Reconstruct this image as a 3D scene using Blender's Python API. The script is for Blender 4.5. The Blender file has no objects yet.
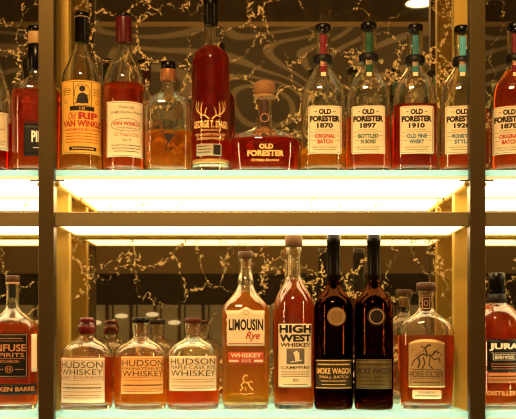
import bpy, bmesh, math, random
from mathutils import Vector, Matrix
random.seed(4)
S = bpy.context.scene
COL = S.collection
# ------------------------------------------------------------------ camera
F = 1030.0            # focal length in pixels of the 516 px wide frame
CX, HY = 265.0, 335.0  # principal column, horizon row
CD = 2.1              # camera distance to the front plane of the shelving (y = 0)
CZ = 1.45             # camera height
cam = bpy.data.cameras.new('camera')
cam.lens = F / 516 * 36; cam.sensor_width = 36; cam.sensor_fit = 'HORIZONTAL'
cam.shift_x = -(CX - 258) / 516; cam.shift_y = (HY - 209.5) / 516
cam.clip_start = 0.05; cam.clip_end = 60
camo = bpy.data.objects.new('camera', cam); COL.objects.link(camo)
camo.location = (0, -CD, CZ); camo.rotation_euler = (math.pi / 2, 0, 0)
S.camera = camo
# ------------------------------------------------------------------ world, exposure
w = bpy.data.worlds.new('world'); S.world = w; w.use_nodes = True
w.node_tree.nodes['Background'].inputs[0].default_value = (1, .62, .3, 1)
w.node_tree.nodes['Background'].inputs[1].default_value = 0.02
S.view_settings.view_transform = 'Standard'; S.view_settings.look = 'None'
S.view_settings.gamma = 1; S.view_settings.exposure = 0.0
S.view_settings.use_curve_mapping = False
cy = S.cycles
cy.max_bounces = 26; cy.transmission_bounces = 24; cy.transparent_max_bounces = 24
cy.glossy_bounces = 8; cy.diffuse_bounces = 4; cy.volume_bounces = 3
cy.caustics_refractive = True; cy.caustics_reflective = True
cy.sample_clamp_indirect = 6.0; cy.blur_glossy = 0.3
cy.use_denoising = True; cy.filter_width = 1.15
try: cy.denoiser = 'OPENIMAGEDENOISE'; cy.denoising_input_passes = 'RGB_ALBEDO_NORMAL'
except Exception: pass

# ------------------------------------------------------------------ added room lights, fixtures unseen
def area(name, loc, target, size, energy, color, sy=None):
    l = bpy.data.lights.new(name, 'AREA'); l.size = size; l.energy = energy; l.color = color
    if sy: l.shape = 'RECTANGLE'; l.size_y = sy
    o = bpy.data.objects.new(name, l); COL.objects.link(o); o.location = loc
    o.rotation_euler = (Vector(target) - Vector(loc)).to_track_quat('-Z', 'Y').to_euler()
    o['label'] = 'warm light added to the bar room, no fixture seen'; return o
WARM = (1.0, .62, .235)
KEY_E, WASH_E, SIDE_E = 195.0, 13.0, 26.0
area('added_key_light', (-.3, -2.15, CZ + 2.1), (0, .05, CZ + .15), .42, KEY_E, WARM)  # unseen key light added to brighten the bottle labels
area('added_wall_wash', (0, -3.6, CZ + 2.05), (0, -4.5, CZ + 1.1), 3.0, WASH_E, (1, .7, .38), .12)  # added light that brightens the wall reflected in the mirror
area('added_left_light', (-2.6, -1.5, CZ + .5), (0, .05, CZ + .1), .10, SIDE_E, WARM, 1.2)  # unseen strip light added for highlights on the bottle sides
area('added_right_light', (2.6, -1.5, CZ + .5), (0, .05, CZ + .1), .10, SIDE_E, WARM, 1.2)  # matching highlight strip added on the right
PANEL = 17.0           # radiance of the luminous shelf panels
BOX = 7.5             # radiance of the light boxes
LED = (1.0, .72, .34)

# ------------------------------------------------------------------ materials
MATS = {}
def mat(name, color=(.5, .5, .5), rough=.5, metal=0.0, emit=None, estr=0.0, noise=0.0, nscale=60, spec=None, coat=0, bump=0):
    if name in MATS: return MATS[name]
    m = bpy.data.materials.new(name); m.use_nodes = True
    nt = m.node_tree; b = nt.nodes['Principled BSDF']
    b.inputs['Base Color'].default_value = (*color, 1); b.inputs['Roughness'].default_value = rough
    b.inputs['Metallic'].default_value = metal
    b.inputs['Specular IOR Level'].default_value = .16 if spec is None else spec
    if coat: b.inputs['Coat Weight'].default_value = coat
    if emit: b.inputs['Emission Color'].default_value = (*emit, 1); b.inputs['Emission Strength'].default_value = estr
    if noise or bump:
        tc = nt.nodes.new('ShaderNodeTexCoord'); n = nt.nodes.new('ShaderNodeTexNoise')
        n.inputs['Scale'].default_value = nscale; n.inputs['Detail'].default_value = 4
        nt.links.new(tc.outputs['Object'], n.inputs['Vector'])
        if noise:
            r = nt.nodes.new('ShaderNodeMapRange'); r.inputs[3].default_value = 1 - noise; r.inputs[4].default_value = 1 + noise
            nt.links.new(n.outputs['Fac'], r.inputs[0])
            x = nt.nodes.new('ShaderNodeMix'); x.data_type = 'RGBA'; x.blend_type = 'MULTIPLY'; x.inputs[0].default_value = 1
            x.inputs[6].default_value = (*color, 1); nt.links.new(r.outputs[0], x.inputs[7])
            nt.links.new(x.outputs[2], b.inputs['Base Color'])
        if bump:
            bp = nt.nodes.new('ShaderNodeBump'); bp.inputs['Strength'].default_value = bump; bp.inputs['Distance'].default_value = .001
            nt.links.new(n.outputs['Fac'], bp.inputs['Height']); nt.links.new(bp.outputs[0], b.inputs['Normal'])
    MATS[name] = m; return m

def glass_mat(name, color=(1, 1, 1), ior=1.48, rough=0.0, glow_mix=0.0):
    if name in MATS: return MATS[name]
    m = bpy.data.materials.new(name); m.use_nodes = True; nt = m.node_tree; nt.nodes.clear()
    o = nt.nodes.new('ShaderNodeOutputMaterial'); g = nt.nodes.new('ShaderNodeBsdfGlass')
    g.inputs['Color'].default_value = (*color, 1); g.inputs['IOR'].default_value = ior; g.inputs['Roughness'].default_value = rough
    if glow_mix:
        d = nt.nodes.new('ShaderNodeBsdfTranslucent'); d.inputs[0].default_value = (.98, .70, .30, 1)  # golden translucent share imitating the warm glow of lit glass
        x = nt.nodes.new('ShaderNodeMixShader'); x.inputs[0].default_value = glow_mix
        nt.links.new(g.outputs[0], x.inputs[1]); nt.links.new(d.outputs[0], x.inputs[2]); nt.links.new(x.outputs[0], o.inputs[0])
    else: nt.links.new(g.outputs[0], o.inputs[0])
    MATS[name] = m; return m

def liquid_mat(name, sig, scat=(0, 0, 0), sden=0.0):
    """whiskey: refraction at the surface, absorption per metre (r, g, b) and scatter that makes it seem to glow"""
    if name in MATS: return MATS[name]
    m = bpy.data.materials.new(name); m.use_nodes = True; nt = m.node_tree; nt.nodes.clear()
    o = nt.nodes.new('ShaderNodeOutputMaterial'); g = nt.nodes.new('ShaderNodeBsdfGlass')
    g.inputs['IOR'].default_value = 1.36; g.inputs['Color'].default_value = (1, 1, 1, 1)
    nt.links.new(g.outputs[0], o.inputs[0])
    mx = max(sig) * 1.02
    a = nt.nodes.new('ShaderNodeVolumeAbsorption'); a.inputs['Density'].default_value = mx
    a.inputs['Color'].default_value = (*[1 - s / mx for s in sig], 1)
    if sden:
        sc = nt.nodes.new('ShaderNodeVolumeScatter'); sc.inputs['Density'].default_value = sden; sc.inputs['Color'].default_value = (*scat, 1)
        ad = nt.nodes.new('ShaderNodeAddShader'); nt.links.new(a.outputs[0], ad.inputs[0]); nt.links.new(sc.outputs[0], ad.inputs[1])
        nt.links.new(ad.outputs[0], o.inputs[1])
    else: nt.links.new(a.outputs[0], o.inputs[1])
    MATS[name] = m; return m

GLOW_SCATTER = 7.0  # scatter density added to make the whiskey look luminous
LIQ = {
 'gold':  liquid_mat('whiskey_gold',  (1, 15, 80), (1, .75, .35), GLOW_SCATTER),
 'amber': liquid_mat('whiskey_amber', (1, 22, 120), (1, .7, .25), GLOW_SCATTER),
 'red':   liquid_mat('whiskey_red',   (1, 40, 160), (1, .55, .15), GLOW_SCATTER),
 'brown': liquid_mat('whiskey_brown', (5, 38, 150), (1, .62, .2), GLOW_SCATTER),
 'deep':  liquid_mat('whiskey_deep',  (7, 95, 190), (1, .5, .15), GLOW_SCATTER),
}
CLEAR = glass_mat('clear_glass', (.99, .99, .975), glow_mix=.022)
DARKGL = glass_mat('dark_brown_glass', (.30, .11, .035))
BRONZE = mat('bronze_frame', (.074, .047, .016), .42, .75, noise=.12, nscale=14)
BRASS = mat('brushed_brass_rail', (.27, .20, .09), .38, .8, noise=.10, nscale=30)
GILT = mat('gilt_frame', (.33, .195, .034), .5, .35)
BLACK = mat('black_cap_plastic', (.003, .002, .0012), .26, spec=.18)
FOILBK = mat('black_foil', (.003, .002, .0012), .26, spec=.14)
FOILRED = mat('dark_red_foil', (.060, .003, .003), .3, spec=.25)
WAXRED = mat('red_wax', (.085, .004, .004), .25, coat=.6, bump=.3, nscale=200)
CORK = mat('pale_wood_stopper', (.24, .105, .038), .6, noise=.3, nscale=180)
MIDW = mat('brown_wood_stopper', (.10, .043, .016), .6, noise=.2, nscale=160, spec=.2)
WOODD = mat('dark_wood_stopper', (.060, .026, .012), .45, noise=.25, nscale=150)
TAN = mat('tan_band', (.36, .20, .075), .4)
COPPERB = mat('copper_band', (.24, .09, .03), .4, .3)
CREAM = mat('cream_paper', (.72, .56, .36), .65, noise=.05, nscale=90)
PALE = mat('pale_paper', (.66, .52, .36), .65, noise=.05, nscale=90)
YELLOW = mat('yellow_orange_paper', (.76, .39, .065), .6, noise=.06, nscale=90)
COPPERP = mat('copper_paper', (.72, .36, .12), .5, noise=.05, nscale=90)
BLKP = mat('black_paper', (.006, .004, .003), .5, spec=.2)
INK = mat('black_ink', (.018, .011, .007), .6, spec=.2)
INKRED = mat('red_ink', (.42, .03, .018), .6)
INKBROWN = mat('brown_red_ink', (.30, .07, .03), .6)
INKGREEN = mat('green_ink', (.02, .10, .055), .6)
INKBLUE = mat('blue_ink', (.03, .14, .20), .6)
GOLDP = mat('gold_print', (.85, .52, .18), .4, .3)
WHITEP = mat('white_print', (.85, .80, .70), .6)
COPPERPR = mat('copper_print', (.60, .26, .10), .45, .4)
BROWNP = mat('dim_bronze_print', (.42, .25, .10), .45, .4)
PEWTER = mat('bronze_plate', (.50, .30, .13), .42, .7, noise=.35, bump=.8, nscale=420)
GREY = mat('grey_label', (.38, .30, .20), .6)
REDLAB = mat('red_label', (.45, .06, .03), .55)
STRAPRED = mat('red_neck_strip', (.13, .006, .010), .5)
STRAPGREEN = mat('green_neck_strip', (.010, .055, .025), .5)
STRAPTEAL = mat('teal_neck_strip', (.03, .12, .13), .5)
STRAPBLUE = mat('blue_neck_strip', (.07, .28, .34), .5)
ORANGEP = mat('orange_back_print', (.75, .28, .04), .5)

def led_mat(name, strength):
    m = bpy.data.materials.new(name); m.use_nodes = True; nt = m.node_tree; nt.nodes.clear()
    o = nt.nodes.new('ShaderNodeOutputMaterial'); e = nt.nodes.new('ShaderNodeEmission')
    e.inputs[0].default_value = (*LED, 1); e.inputs[1].default_value = strength
    nt.links.new(e.outputs[0], o.inputs[0]); MATS[name] = m; return m
LEDP = led_mat('luminous_panel', PANEL); LEDB = led_mat('light_box_diffuser', BOX)

def shelf_glass():
    m = bpy.data.materials.new('shelf_glass'); m.use_nodes = True; nt = m.node_tree; nt.nodes.clear(); N = nt.nodes.new; L = nt.links.new
    o = N('ShaderNodeOutputMaterial')
    t = N('ShaderNodeBsdfTransparent'); t.inputs[0].default_value = (.90, .97, .90, 1)
    d = N('ShaderNodeBsdfTranslucent'); d.inputs[0].default_value = (.48, .82, 1.0, 1)
    df = N('ShaderNodeBsdfDiffuse'); df.inputs[0].default_value = (.38, .74, 1.0, 1)
    g = N('ShaderNodeBsdfGlossy'); g.inputs['Roughness'].default_value = .04
    m0 = N('ShaderNodeMixShader'); m0.inputs[0].default_value = .42; L(d.outputs[0], m0.inputs[1]); L(df.outputs[0], m0.inputs[2])
    m1 = N('ShaderNodeMixShader'); m1.inputs[0].default_value = .55; L(t.outputs[0], m1.inputs[1]); L(m0.outputs[0], m1.inputs[2])
    fr = N('ShaderNodeFresnel'); fr.inputs[0].default_value = 1.16
    m2 = N('ShaderNodeMixShader'); L(fr.outputs[0], m2.inputs[0]); L(m1.outputs[0], m2.inputs[1]); L(g.outputs[0], m2.inputs[2])
    L(m2.outputs[0], o.inputs[0]); MATS['shelf_glass'] = m; return m
SHGL = shelf_glass()

def mirror_mat():
    m = bpy.data.materials.new('gold_veined_mirror'); m.use_nodes = True; nt = m.node_tree; nt.nodes.clear(); N = nt.nodes.new; L = nt.links.new
    o = N('ShaderNodeOutputMaterial'); tc = N('ShaderNodeTexCoord')
    def math_(op, a, b=None, v=None):
        n = N('ShaderNodeMath'); n.operation = op; L(a, n.inputs[0])
        if b is not None: L(b, n.inputs[1])
        if v is not None: n.inputs[1].default_value = v
        return n.outputs[0]
    def noise(scale, detail, vec, rough=.6):
        n = N('ShaderNodeTexNoise'); n.inputs['Scale'].default_value = scale; n.inputs['Detail'].default_value = detail
        n.inputs['Roughness'].default_value = rough; L(vec, n.inputs['Vector']); return n
    P = tc.outputs['Object']
    warp = noise(7, 7, P, .66)
    sub = N('ShaderNodeVectorMath'); sub.operation = 'SUBTRACT'; L(warp.outputs['Color'], sub.inputs[0]); sub.inputs[1].default_value = (.5, .5, .5)
    scl = N('ShaderNodeVectorMath'); scl.operation = 'SCALE'; L(sub.outputs[0], scl.inputs[0]); scl.inputs['Scale'].default_value = .16
    add = N('ShaderNodeVectorMath'); add.operation = 'ADD'; L(P, add.inputs[0]); L(scl.outputs[0], add.inputs[1])
    w2 = noise(70, 3, P, .7)
    sb2 = N('ShaderNodeVectorMath'); sb2.operation = 'SUBTRACT'; L(w2.outputs['Color'], sb2.inputs[0]); sb2.inputs[1].default_value = (.5, .5, .5)
    sc2 = N('ShaderNodeVectorMath'); sc2.operation = 'SCALE'; L(sb2.outputs[0], sc2.inputs[0]); sc2.inputs['Scale'].default_value = .028
    ad2 = N('ShaderNodeVectorMath'); ad2.operation = 'ADD'; L(add.outputs[0], ad2.inputs[0]); L(sc2.outputs[0], ad2.inputs[1]); add = ad2
    v = N('ShaderNodeTexVoronoi'); v.feature = 'DISTANCE_TO_EDGE'; v.inputs['Scale'].default_value = 10.5; L(add.outputs[0], v.inputs['Vector'])
    thick = noise(5, 3, P); crumb = noise(120, 6, P, .8)
    th = N('ShaderNodeMapRange'); L(thick.outputs['Fac'], th.inputs[0]); th.inputs[1].default_value = .33; th.inputs[2].default_value = .66
    th.inputs[3].default_value = 0.0; th.inputs[4].default_value = .095
    # a vein where distance < thickness * (crumb pattern)
    c2 = N('ShaderNodeMapRange'); L(crumb.outputs['Fac'], c2.inputs[0]); c2.inputs[1].default_value = .46; c2.inputs[2].default_value = .60
    prod = math_('MULTIPLY', th.outputs[0], c2.outputs[0])
    dif = math_('SUBTRACT', prod, v.outputs['Distance'])
    vm = N('ShaderNodeMapRange'); L(dif, vm.inputs[0]); vm.inputs[1].default_value = 0; vm.inputs[2].default_value = .012
    gl = N('ShaderNodeBsdfGlossy'); gl.inputs['Color'].default_value = (.60, .51, .33, 1); gl.inputs['Roughness'].default_value = .015
    vein = N('ShaderNodeBsdfPrincipled'); vein.inputs['Base Color'].default_value = (.34, .20, .055, 1); vein.inputs['Roughness'].default_value = .6; vein.inputs['Metallic'].default_value = .2
    sm = noise(2.5, 3, P)
    smoke = N('ShaderNodeBsdfDiffuse'); smoke.inputs[0].default_value = (.045, .030, .011, 1)
    sf = N('ShaderNodeMapRange'); L(sm.outputs['Fac'], sf.inputs[0]); sf.inputs[3].default_value = .08; sf.inputs[4].default_value = .22
    mx = N('ShaderNodeMixShader'); L(sf.outputs[0], mx.inputs[0]); L(gl.outputs[0], mx.inputs[1]); L(smoke.outputs[0], mx.inputs[2])
    mm = N('ShaderNodeMixShader'); L(vm.outputs[0], mm.inputs[0]); L(mx.outputs[0], mm.inputs[1]); L(vein.outputs[0], mm.inputs[2])
    L(mm.outputs[0], o.inputs[0]); MATS['mirror'] = m; return m
MIRROR = mirror_mat()

def swirl_mat():
    m = bpy.data.materials.new('swirled_veneer'); m.use_nodes = True; nt = m.node_tree; N = nt.nodes.new; L = nt.links.new
    b = nt.nodes['Principled BSDF']; tc = N('ShaderNodeTexCoord')
    mp = N('ShaderNodeMapping'); mp.inputs['Scale'].default_value = (.55, 1, 1.0); L(tc.outputs['Object'], mp.inputs[0])
    n = N('ShaderNodeTexNoise'); n.inputs['Scale'].default_value = 1.5; n.inputs['Detail'].default_value = 1.0; L(mp.outputs[0], n.inputs['Vector'])
    k = N('ShaderNodeMath'); k.operation = 'MULTIPLY'; k.inputs[1].default_value = 105; L(n.outputs['Fac'], k.inputs[0])
    s = N('ShaderNodeMath'); s.operation = 'SINE'; L(k.outputs[0], s.inputs[0])
    r = N('ShaderNodeValToRGB'); L(s.outputs[0], r.inputs[0])
    r.color_ramp.elements[0].position = .35; r.color_ramp.elements[0].color = (.11, .078, .036, 1)
    r.color_ramp.elements[1].position = .75; r.color_ramp.elements[1].color = (.40, .29, .15, 1)
    L(r.outputs[0], b.inputs['Base Color']); b.inputs['Roughness'].default_value = .7
    MATS['swirl'] = m; return m
SWIRL = swirl_mat()
def wood_mat(name, c1, c2, sc=(1, 8, 8)):
    m = bpy.data.materials.new(name); m.use_nodes = True; nt = m.node_tree; N = nt.nodes.new; L = nt.links.new
    b = nt.nodes['Principled BSDF']; tc = N('ShaderNodeTexCoord'); mp = N('ShaderNodeMapping'); mp.inputs['Scale'].default_value = sc
    L(tc.outputs['Object'], mp.inputs[0]); n = N('ShaderNodeTexNoise'); n.inputs['Scale'].default_value = 2; n.inputs['Detail'].default_value = 6
    L(mp.outputs[0], n.inputs['Vector']); r = N('ShaderNodeValToRGB'); L(n.outputs['Fac'], r.inputs[0])
    r.color_ramp.elements[0].position = .35; r.color_ramp.elements[0].color = (*c1, 1); r.color_ramp.elements[1].position = .7; r.color_ramp.elements[1].color = (*c2, 1)
    L(r.outputs[0], b.inputs['Base Color']); b.inputs['Roughness'].default_value = .6; return m
CEILM = wood_mat('dark_ceiling_wood', (.05, .03, .014), (.11, .068, .033), (8, 1, 1))
WALLM = mat('dark_plaster', (.10, .07, .045), .8, noise=.1, nscale=5)
FLOORM = wood_mat('dark_floor_boards', (.05, .03, .018), (.12, .07, .04), (1, 9, 1))
BANDM = mat('dark_beam_paint', (.035, .024, .014), .6)
LOWM = mat('ochre_wall', (.60, .40, .16), .7, noise=.12, nscale=2)

# ------------------------------------------------------------------ mesh helpers
def link(name, me, m, parent=None, smooth=False, loc=None):
    me.materials.append(m)
    o = bpy.data.objects.new(name, me); COL.objects.link(o)
    if parent is not None: o.parent = parent
    if loc: o.location = loc
    if smooth:
        for p in me.polygons: p.use_smooth = True
    return o
def finish(bm, name):
    bmesh.ops.recalc_face_normals(bm, faces=bm.faces)
    me = bpy.data.meshes.new(name); bm.to_mesh(me); bm.free(); return me
def add_box(bm, x0, x1, y0, y1, z0, z1, bev=0):
    r = bmesh.ops.create_cube(bm, size=1)
    bmesh.ops.scale(bm, vec=(x1 - x0, y1 - y0, z1 - z0), verts=r['verts'])
    bmesh.ops.translate(bm, vec=((x0 + x1) / 2, (y0 + y1) / 2, (z0 + z1) / 2), verts=r['verts'])
    if bev:
        es = list({e for v in r['verts'] for e in v.link_edges})
        bmesh.ops.bevel(bm, geom=es, offset=bev, segments=2, affect='EDGES', profile=.5)
def box(name, x0, x1, y0, y1, z0, z1, m, parent=None, bev=0):
    bm = bmesh.new(); add_box(bm, x0, x1, y0, y1, z0, z1, bev)
    return link(name, finish(bm, name), m, parent)
def empty(name, loc=(0, 0, 0), rz=0):
    o = bpy.data.objects.new(name, None); COL.objects.link(o); o.location = loc; o.rotation_euler = (0, 0, rz)
    o.empty_display_size = .02; return o
def tag(o, label, cat, group=None):
    o['label'] = label; o['category'] = cat
    if group: o['group'] = group
    return o
def struct(o): o['kind'] = 'structure'; return o
def Z(z): return CZ + z

# ------------------------------------------------------------------ room
YB, YR, HWR = .262, -4.5, 4.0
CEIL = 2.15
struct(box('floor', -HWR, HWR, YR, YB + .15, -.1, 0, FLOORM))
struct(box('ceiling', -HWR, HWR, YR, YB + .15, Z(CEIL), Z(CEIL) + .1, CEILM))
struct(box('wall_back', -HWR, HWR, YB, YB + .15, 0, Z(CEIL), WALLM))
struct(box('wall_left', -HWR - .1, -HWR, YR, YB + .15, 0, Z(CEIL), WALLM))
struct(box('wall_right', HWR, HWR + .1, YR, YB + .15, 0, Z(CEIL), WALLM))
struct(box('wall_front', -HWR, HWR, YR - .12, YR, 0, Z(CEIL), LOWM))
struct(box('trim_1', -HWR, HWR, YR, YR + .03, Z(2.118), Z(CEIL), mat('brass_crown_trim', (.55, .36, .14), .4, .3)))
SW = struct(box('wall_panel', -HWR, HWR, YR, YR + .02, Z(.80), Z(2.118), SWIRL))
struct(box('trim_2', -HWR, HWR, YR, YR + .06, Z(.207), Z(.42), BANDM))
# the lit glazed partition under the beam
wp = box('window_1', -HWR, HWR, YR, YR + .012, Z(-1.0), Z(.207), mat('lit_window_pane', (.2, .15, .08), .4, emit=(1, .62, .22), estr=.19, noise=.3, nscale=3)); struct(wp)
bm = bmesh.new()
x = -3.9
while x < 3.9:
    add_box(bm, x, x + .022, YR + .012, YR + .04, Z(-1.0), Z(.207)); x += .165
    add_box(bm, x - .12, x - .11, YR + .012, YR + .03, Z(-1.0), Z(.207))
link('window_bars', finish(bm, 'window_bars'), mat('window_bar_paint', (.16, .10, .045), .5), wp)
# recessed ceiling lamps
LAMPE = mat('lamp_lens', (1, 1, 1), .5, emit=(1, .82, .55), estr=14)
def disc(bm, r, z0, z1, n=32, c=(0, 0)):
    a = [bm.verts.new((c[0] + r * math.cos(t * 2 * math.pi / n), c[1] + r * math.sin(t * 2 * math.pi / n), z0)) for t in range(n)]
    b = [bm.verts.new((v.co.x, v.co.y, z1)) for v in a]
    bm.faces.new(a); bm.faces.new(b)
    for i in range(n): bm.faces.new((a[i], a[(i + 1) % n], b[(i + 1) % n], b[i]))
def ring(bm, r0, r1, z0, z1, n=32):
    L = []
    for r, z in ((r0, z0), (r1, z0), (r1, z1), (r0, z1)):
        L.append([bm.verts.new((r * math.cos(t * 2 * math.pi / n), r * math.sin(t * 2 * math.pi / n), z)) for t in range(n)])
    for k in range(4):
        A, B = L[k], L[(k + 1) % 4]
        for i in range(n): bm.faces.new((A[i], A[(i + 1) % n], B[(i + 1) % n], B[i]))
def downlight(x, y, label):
    t = empty('recessed_downlight', (x, y, Z(CEIL))); tag(t, label, 'light', 'recessed lamps of the ceiling seen in the mirror')
    bm = bmesh.new(); ring(bm, .085, .105, -.008, 0); link('trim_ring', finish(bm, 'r'), BRASS, t)
    bm = bmesh.new(); disc(bm, .085, -.004, 0); link('lens', finish(bm, 'l'), LAMPE, t)
downlight(.995, -4.06, 'round recessed ceiling lamp reflected at the top right of the mirror')
downlight(-1.345, -4.06, 'round recessed ceiling lamp reflected between the left posts of the shelving')
# small lamps in the glazed partition, seen reflected behind the lower bottles
for x, z, lab in ((-1.16, .085, 'small glowing lamp reflected leftmost behind the lower shelf'),
                  (-.98, .13, 'small glowing lamp reflected second from left behind the lower shelf'),
                  (-.77, .14, 'small glowing lamp reflected behind the copper-labelled squat bottle'),
                  (-.62, .085, 'small glowing lamp reflected rightmost behind the squat bottles')):
    bm = bmesh.new(); bmesh.ops.create_uvsphere(bm, u_segments=20, v_segments=12, radius=.04)
    bmesh.ops.scale(bm, vec=(1.1, .6, .4), verts=bm.verts)
    o = link('partition_lamp', finish(bm, 's'), mat('small_lamp_glass', (1, 1, 1), .5, emit=(1, .8, .5), estr=1.3), None, True, (x, YR + .064, Z(z)))
    tag(o, lab, 'lamp', 'small lamps of the glazed partition')

# ------------------------------------------------------------------ mirror
mi = box('antique_mirror', -1.8, 1.8, .25, .258, Z(-1.2), Z(1.3), MIRROR)
tag(mi, 'large smoky antique mirror with crackled gold veins behind all the bottles', 'mirror')

# ------------------------------------------------------------------ shelving frame
PITCH = .8745
POSTS = [-.4435 - PITCH, -.4435, .431, .431 + PITCH]
sh = empty('display_shelving', (0, .12, 0)); tag(sh, 'dark bronze display frame with lit rails that holds the glass shelves', 'shelving')
def fpart(name, x0, x1, y0, y1, z0, z1, m, bev=.0008, parent=None):
    bm = bmesh.new(); add_box(bm, x0, x1, y0, y1, z0, z1, bev)
    me = finish(bm, name)
    me.transform(Matrix.Translation((0, -.12, 0)))
    return link(name, me, m, parent or sh)
TIERS = (.2223, .2223 - .493)      # underside of each light box, relative to the camera height
UP, LO = .3364, -.1560             # top surfaces of the two glass shelves
for px in POSTS:
    fpart('front_post', px - .0155, px + .0155, -.014, .016, 0, Z(1.28), BRONZE)
    a, b = px - .0175, px + .0195
    if px > 0: a, b = px - .0220, px + .0155
    fpart('rear_post', a, b, .125, .155, 0, Z(1.28), GILT)
BAYS = [(POSTS[i] + .0155, POSTS[i + 1] - .0155) for i in range(3)]
for (x0, x1) in BAYS:
    fpart('top_rail', x0, x1, -.0, .016, Z(1.25), Z(1.28), BRASS)
    for t in TIERS:
        fpart('front_rail', x0, x1, 0, .014, Z(t), Z(t + .0285), BRASS)
        fpart('back_rail', x0, x1, .205, .249, Z(t - .001), Z(t + .0285), GILT)
        for xs in (x0, x1 - .006):
            fpart('side_rail', xs, xs + .006, .014, .205, Z(t - .001), Z(t + .0285), GILT)
        fpart('light_diffuser', x0 + .006, x1 - .006, .0142, .2048, Z(t + .003), Z(t + .010), LEDB, 0)
    for zt in (UP, LO):
        for xs in (x0 - .0, x1 - .008):
            fpart('panel_bracket', xs, xs + .008, .008, .246, Z(zt - .031), Z(zt - .0235), GILT, .0005)
        for xs, d in ((x0, 1), (x1, -1)):
            fpart('shelf_pin', min(xs, xs + d * .020), max(xs, xs + d * .020), -.006, .0002, Z(zt - .0232), Z(zt - .0206), BRONZE, .0004)
BAYN = ('left', 'middle', 'right')
PALE_EDGE = mat('pale_white_strip', (.80, .88, .86), .6)  # whiter strip added over the lower part of the glass edge
TEALE = mat('dark_teal_glass_edge', (.03, .06, .045), .3)
def notched(name, x0, x1, y0, y1, z0, z1, b0, b1, m):
    """a sheet with its sides cut out round the rear posts"""
    l = b0 + ((.0195 if b0 < 0 else .0155) - .0155) + .001; l = max(l, x0)
    r_ = b1 - ((.0220 if b1 > 0 else .0175) - .0155) - .001; r_ = min(r_, x1)
    P = [(x0, y0), (x1, y0), (x1, .124), (r_, .124), (r_, .156), (x1, .156), (x1, y1), (x0, y1), (x0, .156), (l, .156), (l, .124), (x0, .124)]
    Q = []
    for p in P:
        if not Q or (abs(p[0] - Q[-1][0]) + abs(p[1] - Q[-1][1])) > 1e-6: Q.append(p)
    bm = bmesh.new(); A = [bm.verts.new((x, y, z0)) for x, y in Q]; B = [bm.verts.new((x, y, z1)) for x, y in Q]; n = len(Q)
    bm.faces.new(A); bm.faces.new(B)
    for i in range(n): bm.faces.new((A[i], A[(i + 1) % n], B[(i + 1) % n], B[i]))
    return link(name, finish(bm, name), m)
for (x0, x1), bn in zip(BAYS, BAYN):
    for zt, rn in ((UP, 'upper'), (LO, 'lower')):
        g = notched('glass_shelf', x0 + .001, x1 - .001, .0005, .246, Z(zt - .0200), Z(zt), x0, x1, SHGL)
        tag(g, 'thick pale green glass shelf, %s one of the %s bay' % (rn, bn), 'glass shelf', 'greenish glass shelves')
        bm = bmesh.new(); add_box(bm, x0 + .0025, x1 - .0025, -.0012, .0004, Z(zt - .0195), Z(zt - .0125)); link('pale_edge_strip', finish(bm, 'fe'), PALE_EDGE, g)
        bm = bmesh.new(); add_box(bm, x0 + .0090, x1 - .0090, .2362, .2455, Z(zt - .0235), Z(zt - .0202)); link('rear_edge_strip', finish(bm, 're'), TEALE, g)
        p = notched('luminous_panel', x0 + .0085, x1 - .0085, .0005, .236, Z(zt - .0235), Z(zt - .0203), x0, x1, LEDP)
        tag(p, 'glowing white panel under the %s glass shelf of the %s bay' % (rn, bn), 'light panel', 'glowing panels under the shelves')

# ------------------------------------------------------------------ bottles
def pchip(ts, vs):
    n = len(ts); h = [ts[i + 1] - ts[i] for i in range(n - 1)]; d = [(vs[i + 1] - vs[i]) / h[i] for i in range(n - 1)]
    m = [0] * n; m[0] = d[0]; m[-1] = d[-1]
    for i in range(1, n - 1):
        if d[i - 1] * d[i] <= 0: m[i] = 0
        else:
            w1 = 2 * h[i] + h[i - 1]; w2 = h[i] + 2 * h[i - 1]; m[i] = (w1 + w2) / (w1 / d[i - 1] + w2 / d[i])
    def f(t):
        i = 0
        while i < n - 2 and t > ts[i + 1]: i += 1
        u = (t - ts[i]) / h[i]; u = max(0, min(1, u))
        return ((1 + 2 * u) * (1 - u) ** 2 * vs[i] + u * (1 - u) ** 2 * h[i] * m[i] + u * u * (3 - 2 * u) * vs[i + 1] + u * u * (u - 1) * h[i] * m[i + 1])
    return f
def sup(a, b, n, N=56):
    out = []
    for i in range(N):
        t = 2 * math.pi * i / N; c, s = math.cos(t), math.sin(t)
        out.append((a * math.copysign(abs(c) ** (2 / n), c), b * math.copysign(abs(s) ** (2 / n), s)))
    return out

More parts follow.
